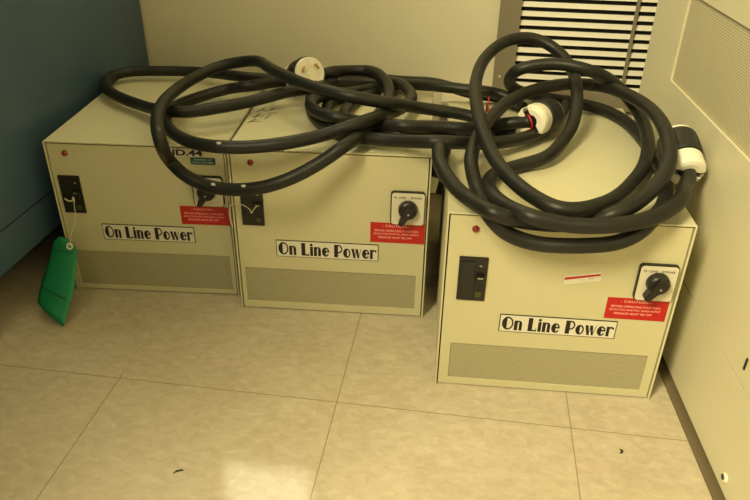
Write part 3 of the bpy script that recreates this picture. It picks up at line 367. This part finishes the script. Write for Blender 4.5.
def plug(parent, base, axis, roll, blades, r=.0255):
    """black body between a white nylon cord clamp (at base) and the white blade face"""
    ax = Vector(axis).normalized(); q = ax.to_track_quat('Z', 'Y')
    mt = Matrix.Translation(Vector(base)) @ q.to_matrix().to_4x4() @ Matrix.Rotation(roll, 4, 'Z')
    def fin(o): o.matrix_local = mt; return o
    bm = bmesh.new(); lathe(bm, [(r*.62,.024),(r*.97,.026),(r,.030),(r,.060),(r*.97,.0625),(r*.6,.063)], 40)
    for a in range(20):                                     # grip ribs
        th_ = 2*math.pi*a/20; c, s = math.cos(th_), math.sin(th_)
        vs = []
        for z in (.032,.058):
            for rr_, tt in ((r-.0003,-.05),(r+.0006,-.03),(r+.0006,.03),(r-.0003,.05)):
                vs.append(bm.verts.new((rr_*math.cos(th_+tt), rr_*math.sin(th_+tt), z)))
        for k in range(3): bm.faces.new((vs[k], vs[k+1], vs[k+5], vs[k+4]))
    body = fin(obj('plug', bm, M['rubber'], parent, bevel=.0005)); body['label'] = 'round black and white locking plug'
    # two-part clamp with a black slot between halves
    rc = r*.93
    for sgn in (1, -1):
        bm = bmesh.new(); n_ = 18
        prof = [(rc*.70,0),(rc*.93,.002),(rc,.007),(rc,.024)]
        rings = []
        for rr_, z in prof:
            ring = []
            a0 = math.asin(.0042/rr_)
            for k in range(n_+1):
                a_ = a0+(math.pi-2*a0)*k/n_; ring.append(bm.verts.new((rr_*math.cos(a_), sgn*rr_*math.sin(a_), z)))
            ri = .0092; b0 = math.asin(.0042/ri)
            for k in range(n_, -1, -1):
                a_ = b0+(math.pi-2*b0)*k/n_; ring.append(bm.verts.new((ri*math.cos(a_), sgn*ri*math.sin(a_), z)))
            rings.append(ring)
        for a, c in zip(rings, rings[1:]):
            for k in range(len(a)): j = (k+1) % len(a); bm.faces.new((a[k], a[j], c[j], c[k]))
        for k in range(n_):
            L = 2*(n_+1)
            for rg in (rings[0], rings[-1]): bm.faces.new((rg[k], rg[k+1], rg[L-2-k], rg[L-1-k]))
        h_ = obj('cord_clamp', bm, M['nylon'], body, bevel=.0012)
    bm = bmesh.new(); lathe(bm, [(rc*.80,.003),(rc*.90,.010),(rc*.90,.0245)], 32); obj('clamp_core', bm, M['black'], body)
    for sgn in (1,-1):
        bm = bmesh.new(); lathe(bm, [(.0026,-.0012),(.0026,.0008),(.0018,.0014)], 14)
        s_ = obj('clamp_screw', bm, M['steel'], body); s_.location = (sgn*rc*.80, 0, .0026); s_.rotation_euler = (math.pi,0,0)
    bm = bmesh.new(); lathe(bm, [(r*.90,.0615),(r*.93,.0625),(r*.93,.0655),(r*.86,.068),(r*.3,.068)], 40); obj('plug_face', bm, M['face'], body)
    if blades:
        for k, (ang, sp_) in enumerate(((90,.40),(210,.40),(330,.40))):
            bm = bmesh.new(); rb = .0145; n_ = 6; a0 = math.radians(ang)
            inner = [(rb*math.cos(a0+sp_*(u/n_-.5)*1.6), rb*math.sin(a0+sp_*(u/n_-.5)*1.6)) for u in range(n_+1)]
            outer = [((rb+.0018)*math.cos(a0+sp_*(u/n_-.5)*1.6), (rb+.0018)*math.sin(a0+sp_*(u/n_-.5)*1.6)) for u in range(n_, -1, -1)]
            pts = inner+outer
            lo = [bm.verts.new((x, y, 0.067)) for x, y in pts]; hi = [bm.verts.new((x, y, 0.067+(.006 if k else .008))) for x, y in pts]
            bm.faces.new(lo); bm.faces.new(hi)
            for i in range(len(pts)): j = (i+1) % len(pts); bm.faces.new((lo[i], lo[j], hi[j], hi[i]))
            obj('blade', bm, M['brass'], body)['label'] = 'curved brass plug blade'
    return body
def cable(paths, label, plug_axis, roll, blades, scuffs=(), pr=.0255):
    p0 = CAB[paths[0]][0]
    t = empty('power_cable', (0,0,0)); tag(t, label, 'cable', 'heavy black power cables')
    t.location = (p0[0], p0[1], p0[2]); off = Vector(p0)
    bm = bmesh.new()
    for k in paths: tube(bm, [p-off for p in catmull(CAB[k], 2)], R_CABLE, 16)
    obj('cord', bm, M['cable'], t, smooth=True)
    ax = Vector(plug_axis).normalized()
    plug(t, Vector((0,0,0))-ax*.004, ax, roll, blades, pr)
    # pale scuffs on the jacket: (path, index, side, up)
    cam = Vector((.4441,-.6881,.6495))
    for (k, px) in scuffs:
        P_ = catmull(CAB[k], 2); i = px; p = P_[i]; d = (P_[i+1]-P_[i-1]).normalized()
        n_ = Vector((0,-.6,.8)); n_ = (n_-d*n_.dot(d)).normalized(); s_ = d.cross(n_)
        bm = bmesh.new(); base = p-off
        prs = []
        for (u, v) in ((-.0042,-.0014),(.0008,-.0030),(.0046,.0010),(-.0012,.0020)):
            a = v/R_CABLE
            prs.append(bm.verts.new(base+d*u+(n_*math.cos(a)+s_*math.sin(a))*(R_CABLE+.0003)))
        bm.faces.new(prs); obj('scuff_mark', bm, M['scuff'], t)
    return t
cable(['cable1'], 'black power cable whose white-faced plug shows its brass blades, lying across the two left units', (.50,-.6,.35), 1.1, True, [('cable1', 80)], .0280)
cable(['cable2','cable2b','cable2c','cable2d'], 'black power cable hanging in a long loop over the fronts of the two left units', (.45,.85,-.1), .9, False, [('cable2', 184), ('cable2', 192)])
cable(['cable3'], 'black power cable in big round loops on the right unit, plug by the beige cabinet', (-.1,.93,.35), .15, False, (), .0245)

# red ties around the bundle
def ring_tie(c, axis, r, label):
    ax = Vector(axis).normalized(); q = ax.to_track_quat('Z', 'Y'); pts = []
    for k in range(29):
        a = 2*math.pi*k/28; pts.append(q @ Vector((r[0]*math.cos(a), r[1]*math.sin(a), .002*math.sin(2*a))))
    e1 = q @ Vector((r[0],0,0))
    bm = bmesh.new(); tube(bm, pts, .0011, 8)
    tube(bm, [e1, e1+Vector((.004,-.006,.008)), e1+Vector((.010,-.010,.006))], .0010, 8)
    o = obj('wire_tie', bm, M['tie'], smooth=True); o.location = c; tag(o, label, 'wire tie', 'red wire ties'); return o
ring_tie((.4735,.318,.294), (1.,.1,.0), (.022,.030), 'red wire tie around the cable bundle left of the standing loop')
ring_tie((.5300,.290,.300), (.75,.6,-.1), (.0105,.0105), 'red wire tie around the cable at the middle plug')

# ------------------------------------------------------------------ green tag on a string
rows = [  # left and right edge points down the card
 ((-.1595,.1735,.1135),(-.1490,.1735,.1115)),
 ((-.1690,.1690,.1040),(-.1330,.1690,.0990)),
 ((-.1735,.1655,.0880),(-.1310,.1640,.0850)),
 ((-.1785,.1600,.0720),(-.1290,.1520,.0680)),
 ((-.1830,.1500,.0545),(-.1270,.1370,.0460)),
 ((-.1850,.1380,.0380),(-.1280,.1200,.0250)),
 ((-.1835,.1245,.0230),(-.1300,.1000,.0030))]
def lerp3(a, b_, t): return Vector(a).lerp(Vector(b_), t)
bm = bmesh.new(); nx = 8; rr = []
LQ = catmull([r_[0] for r_ in rows], 3); RQ = catmull([r_[1] for r_ in rows], 3)
grid = []
for a, c in zip(LQ, RQ):
    row = []
    for k in range(nx+1):
        u = k/nx; p = a.lerp(c, u); p = p+Vector((0,-.004,.002))*math.sin(math.pi*u)
        row.append(bm.verts.new(p))
    grid.append(row)
for a, c in zip(grid, grid[1:]):
    for k in range(nx): bm.faces.new((a[k], a[k+1], c[k+1], c[k]))
org = Vector((-.155,.13,0)); dv = Vector((-.004,-.006,0))
LQ = [p+dv*max(0,(.10-p.z)/.10) for p in LQ]; RQ = [p+dv*max(0,(.10-p.z)/.10) for p in RQ]
for v in bm.verts: v.co += dv*max(0,(.10-v.co.z)/.10)
for v in bm.verts: v.co -= org
t = empty('hanging_tag', org); tag(t, 'green card tag on a string, leaning against the front of the leftmost power unit', 'tag')
card = obj('card', bm, M['tag'], t, smooth=True)
md = card.modifiers.new('Solid', 'SOLIDIFY'); md.thickness = .0007; md.offset = 0
for i0 in (5, 14):
    bm = bmesh.new(); pr = None
    for k in range(nx+1):
        u = .06+.80*k/nx; a = LQ[i0].lerp(RQ[i0], u)+Vector((0,-.004,.002))*math.sin(math.pi*u)+Vector((0,-.0008,.0006))-org
        c = LQ[i0+1].lerp(RQ[i0+1], u)+Vector((0,-.004,.002))*math.sin(math.pi*u)+Vector((0,-.0008,.0006))-org
        v0 = bm.verts.new(a); v1 = bm.verts.new(a.lerp(c, .28))
        if pr: bm.faces.new((pr[0], v0, v1, pr[1]))
        pr = (v0, v1)
    obj('fold_line', bm, M['tagline'], t)
ec = Vector((-.1410,.1665,.1010))
bm = bmesh.new()
pts = [Vector((.0042*math.cos(a), .0, .0042*math.sin(a))) for a in [2*math.pi*k/20 for k in range(21)]]
tube(bm, pts, .0014, 8); ey = obj('eyelet', bm, M['nylon'], t, smooth=True); ey.location = ec-org+Vector((0,-.0015,.001)); ey.rotation_euler = (-.35,0,0)
bm = bmesh.new()
sp_ = [ec+Vector((0,-.002,0)), (-.138,.170,.118), (-.1330,.1830,.140), (-.1335,.1880,.158), (-.1330,.1885,.1660)]
tube(bm, [p-org for p in catmull(sp_, 5)], .0006, 6)
tube(bm, [p-org for p in catmull([(-.1330,.1885,.1660), (-.1300,.1860,.1715), (-.1310,.1860,.176), (-.1335,.1865,.1700), (-.1400,.1865,.1690), (-.1460,.1875,.1720)], 5)], .0011, 6)
obj('string', bm, M['string'], t, smooth=True)

# loose string from the middle unit's breaker into the gap between boxes
bm = bmesh.new()
o0 = Vector((.110,.178,.14))
pth = [(.1555,.1835,.1880),(.1520,.1770,.1850),(.1490,.1745,.1800),(.1460,.1760,.1850),(.1360,.1780,.1900),(.1230,.1800,.1895),(.1150,.1830,.1840),(.1120,.1850,.172),(.1125,.1855,.158),(.1150,.1850,.148)]
tube(bm, [p-o0 for p in catmull(pth, 5)], .0008, 6)
ls = obj('loose_string', bm, M['string'], smooth=True); ls.location = o0
tag(ls, 'thin pale string from the middle unit down the gap beside the leftmost unit', 'string')

# ------------------------------------------------------------------ cabinets
bc = empty('blue_cabinet', (-.203,-.2,0)); tag(bc, 'tall dark blue metal cabinet at the left, beside the leftmost power unit', 'cabinet')
def bcx(n_, d, mat, bev=.0): return box(n_, (d[0]+.209, d[1]+.209, d[2]+.2, d[3]+.2, d[4], d[5]), mat, bc, bev)
bcx('side_panel', (-.75,-.209,-.95,.652,.153,1.65), M['blue'], .003)
bcx('skirt', (-.75,-.2105,-.95,.650,.090,.151), M['blue'], .003)
bcx('plinth', (-.74,-.33,-.93,.645,0,.092), M['plinth'])

s_ang = math.atan(.068)
rc_ = empty('beige_cabinet', (.762,0,0), s_ang); tag(rc_, 'large beige metal cabinet with a perforated panel at the right', 'cabinet')
# local: x=0 is the face, y along the face (towards the wall)
Y0, Y1 = -.95, .516; mz0, mz1, my1 = .3465, .4690, .382
bm = bmesh.new()
bx(bm, 0, .03, Y0, Y1, .1405, mz0); bx(bm, 0, .03, my1, Y1, mz0, mz1); bx(bm, 0, .03, Y0, -.62, mz0, mz1)
bx(bm, 0, .03, Y0, Y1, mz1, 1.5)
obj('side_panel', bm, M['cab'], rc_)
box('lower_panel', (.0006,.03,Y0,Y1,.012,.1375), M['cab'], rc_)
box('perforated_panel', (.0035,.02,-.625,my1+.004,mz0-.004,mz1+.004), M['perf_cab'], rc_)
bs = box('shadow_strip', (-.008,.05,Y0,Y1,0,.0035), M['shadow_brown'], rc_)  # thin brown strip stands in for the shadow along the cabinet's bottom edge
box('cabinet_body', (.0302,.55,Y0,Y1,.016,1.5), M['cab'], rc_, .002)
for fy in (-.85,-.25,.35): box('foot', (.10,.14,fy,fy+.05,.0035,.016), M['plinth'], rc_)
bm = bmesh.new(); lathe(bm, [(.0060,0),(.0060,.0015),(.0045,.0025)], 20)
bu = obj('panel_screw', bm, M['nylon'], rc_, smooth=False); bu.rotation_euler = (0,-math.pi/2,0); bu.location = (.0006,-.084,.030); bu['label'] = 'round pale screw cap low on the cabinet'
bm = bmesh.new(); lathe(bm, [(.0036,0),(.0036,.0008)], 16)
h_ = obj('screw_recess', bm, M['black'], bu); h_.location = (.0,.0012,.0022)
bm = bmesh.new(); bx(bm, -.0012,.0006,-.0485,-.0455,.157,.172); obj('latch_slot', bm, M['ink'], rc_)

# ------------------------------------------------------------------ setting
fl = box('floor', (-2.2,2.6,-3.0,.66,-.02,0), M['floor']); struct(fl)
wl = box('wall_back', (-2.2,2.6,.66,.76,-.02,2.6), M['wall']); struct(wl)
bb = box('baseboard_back', (-2.2,2.6,.654,.66,0,.09), M['baseb']); struct(bb)
ce = box('ceiling', (-2.2,2.6,-3.0,.76,2.6,2.65), M['wall']); struct(ce)

# cream outlet box low on the wall behind the gap
ob_ = box('wall_outlet_box', (0,.11,-.045,0,0,.125), M['plate'], None, .003); ob_.location = (.392,.654,.095)
tag(ob_, 'cream metal outlet box on the wall behind the gap between middle and right units', 'outlet box')

# wall vent
v = empty('wall_vent', (.487,.66,.205)); tag(v, 'louvered wall vent with a grey-brown frame behind the right power unit', 'vent')
X0, X1, Z0, Z1, fw = 0., .46, 0., .36, .035
bm = bmesh.new(); yy0, yy1 = -.012, 0.
bx(bm, X0, X0+fw, yy0, yy1, Z0, Z1); bx(bm, X1-fw, X1, yy0, yy1, Z0, Z1); bx(bm, X0+fw, X1-fw, yy0, yy1, Z0, Z0+fw); bx(bm, X0+fw, X1-fw, yy0, yy1, Z1-fw, Z1)
obj('frame', bm, M['taupe'], v, bevel=.001)
bm = bmesh.new(); bx(bm, X0+fw-.001, X0+fw+.003, -.014, 0, Z0+fw, Z1-fw); obj('inner_trim', bm, M['taupe'], v)
box('backing', (X0+fw, X1-fw, -.0012, .0, Z0+fw, Z1-fw), M['darkgap'], v)
z = Z0+fw+.001; pitch = .0164; sh = .0082
while z < Z1-fw-.012:
    bm = bmesh.new()
    prism(bm, [(0,0)]*0 or [(X0+fw,z),(X1-fw,z),(X1-fw,z+sh),(X0+fw,z+sh)], -.0036, -.0022)
    for vt in bm.verts:                                     # tilt: lower edge forward
        k = (vt.co.z-z)/sh; vt.co.y -= .0045*(1-k)
    obj('slat', bm, M['slat'], v); z += pitch
box('mullion', (.2365,.2425,-.0128,-.0105,Z0+fw,Z1-fw), M['taupe'], v)
bm = bmesh.new(); lathe(bm, [(.0022,0),(.0022,.0012),(.0012,.002)], 14)
sc = obj('frame_screw', bm, M['nylon'], v); sc.rotation_euler = (math.pi/2,0,0); sc.location = (.012,-.012,.055)

# small dark chips on the floor
def chip(pts, label):
    bm = bmesh.new(); c = Vector((sum(p[0] for p in pts)/len(pts), sum(p[1] for p in pts)/len(pts), 0))
    lo = [bm.verts.new((p[0]-c.x, p[1]-c.y, 0)) for p in pts]; hi = [bm.verts.new((p[0]-c.x, p[1]-c.y, .0008)) for p in pts]
    bm.faces.new(hi); bm.faces.new(list(reversed(lo)))
    for i in range(len(pts)): j = (i+1) % len(pts); bm.faces.new((lo[i], lo[j], hi[j], hi[i]))
    o = obj('debris_chip', bm, M['dirt']); o.location = c; tag(o, label, 'debris', 'dark chips on the floor')
chip([(.1370,-.1490),(.1395,-.1440),(.1450,-.1415),(.1480,-.1430),(.1430,-.1450)], 'small dark curved chip on the floor left of the bright glare')
chip([(.6650,-.0350),(.6690,-.0340),(.6705,-.0290),(.6660,-.0270),(.6675,-.0310)], 'small dark chip on the floor in front of the right power unit')

# ------------------------------------------------------------------ light
def area(name, loc, target, sx, sy, power, col):
    ld = bpy.data.lights.new(name, 'AREA'); ld.shape = 'RECTANGLE'; ld.size = sx; ld.size_y = sy; ld.energy = power; ld.color = col
    o = bpy.data.objects.new(name, ld); COL.objects.link(o); o.location = loc
    o.rotation_euler = (Vector(target)-Vector(loc)).to_track_quat('-Z', 'Y').to_euler(); return o
WARM = (1.,.86,.49)
AMB = .29
area('ceiling_light', (-.54,-1.6,2.4), (.3,-.2,0), .6, 1.5, 160, WARM)
area('wall_light', (-.035,.655,1.17), (-.035,-.3,1.17), .25, .54, 2.8, (1.,.90,.60))
w = bpy.data.worlds.new('World'); S.world = w; w.use_nodes = True
bg = w.node_tree.nodes['Background']; bg.inputs[0].default_value = (1.,.86,.54,1); bg.inputs[1].default_value = AMB

# ------------------------------------------------------------------ camera
cd = bpy.data.cameras.new('camera'); cam = bpy.data.objects.new('camera', cd); COL.objects.link(cam)
r = Vector((.98989,.14084,.01507)); f = Vector((-.1137,.8537,-.5082)).normalized()
r = (r-f*r.dot(f)).normalized(); u = r.cross(f)
mt = Matrix((r, u, -f)).transposed().to_4x4(); mt.translation = Vector((.4441,-.6881,.6495)); cam.matrix_world = mt
cd.sensor_width = 36; cd.lens = 701.155/750*36; cd.clip_start = .01
S.camera = cam
S.view_settings.view_transform = 'Standard'; S.view_settings.look = 'None'; S.view_settings.gamma = 1; S.view_settings.use_curve_mapping = False
S.view_settings.exposure = .10
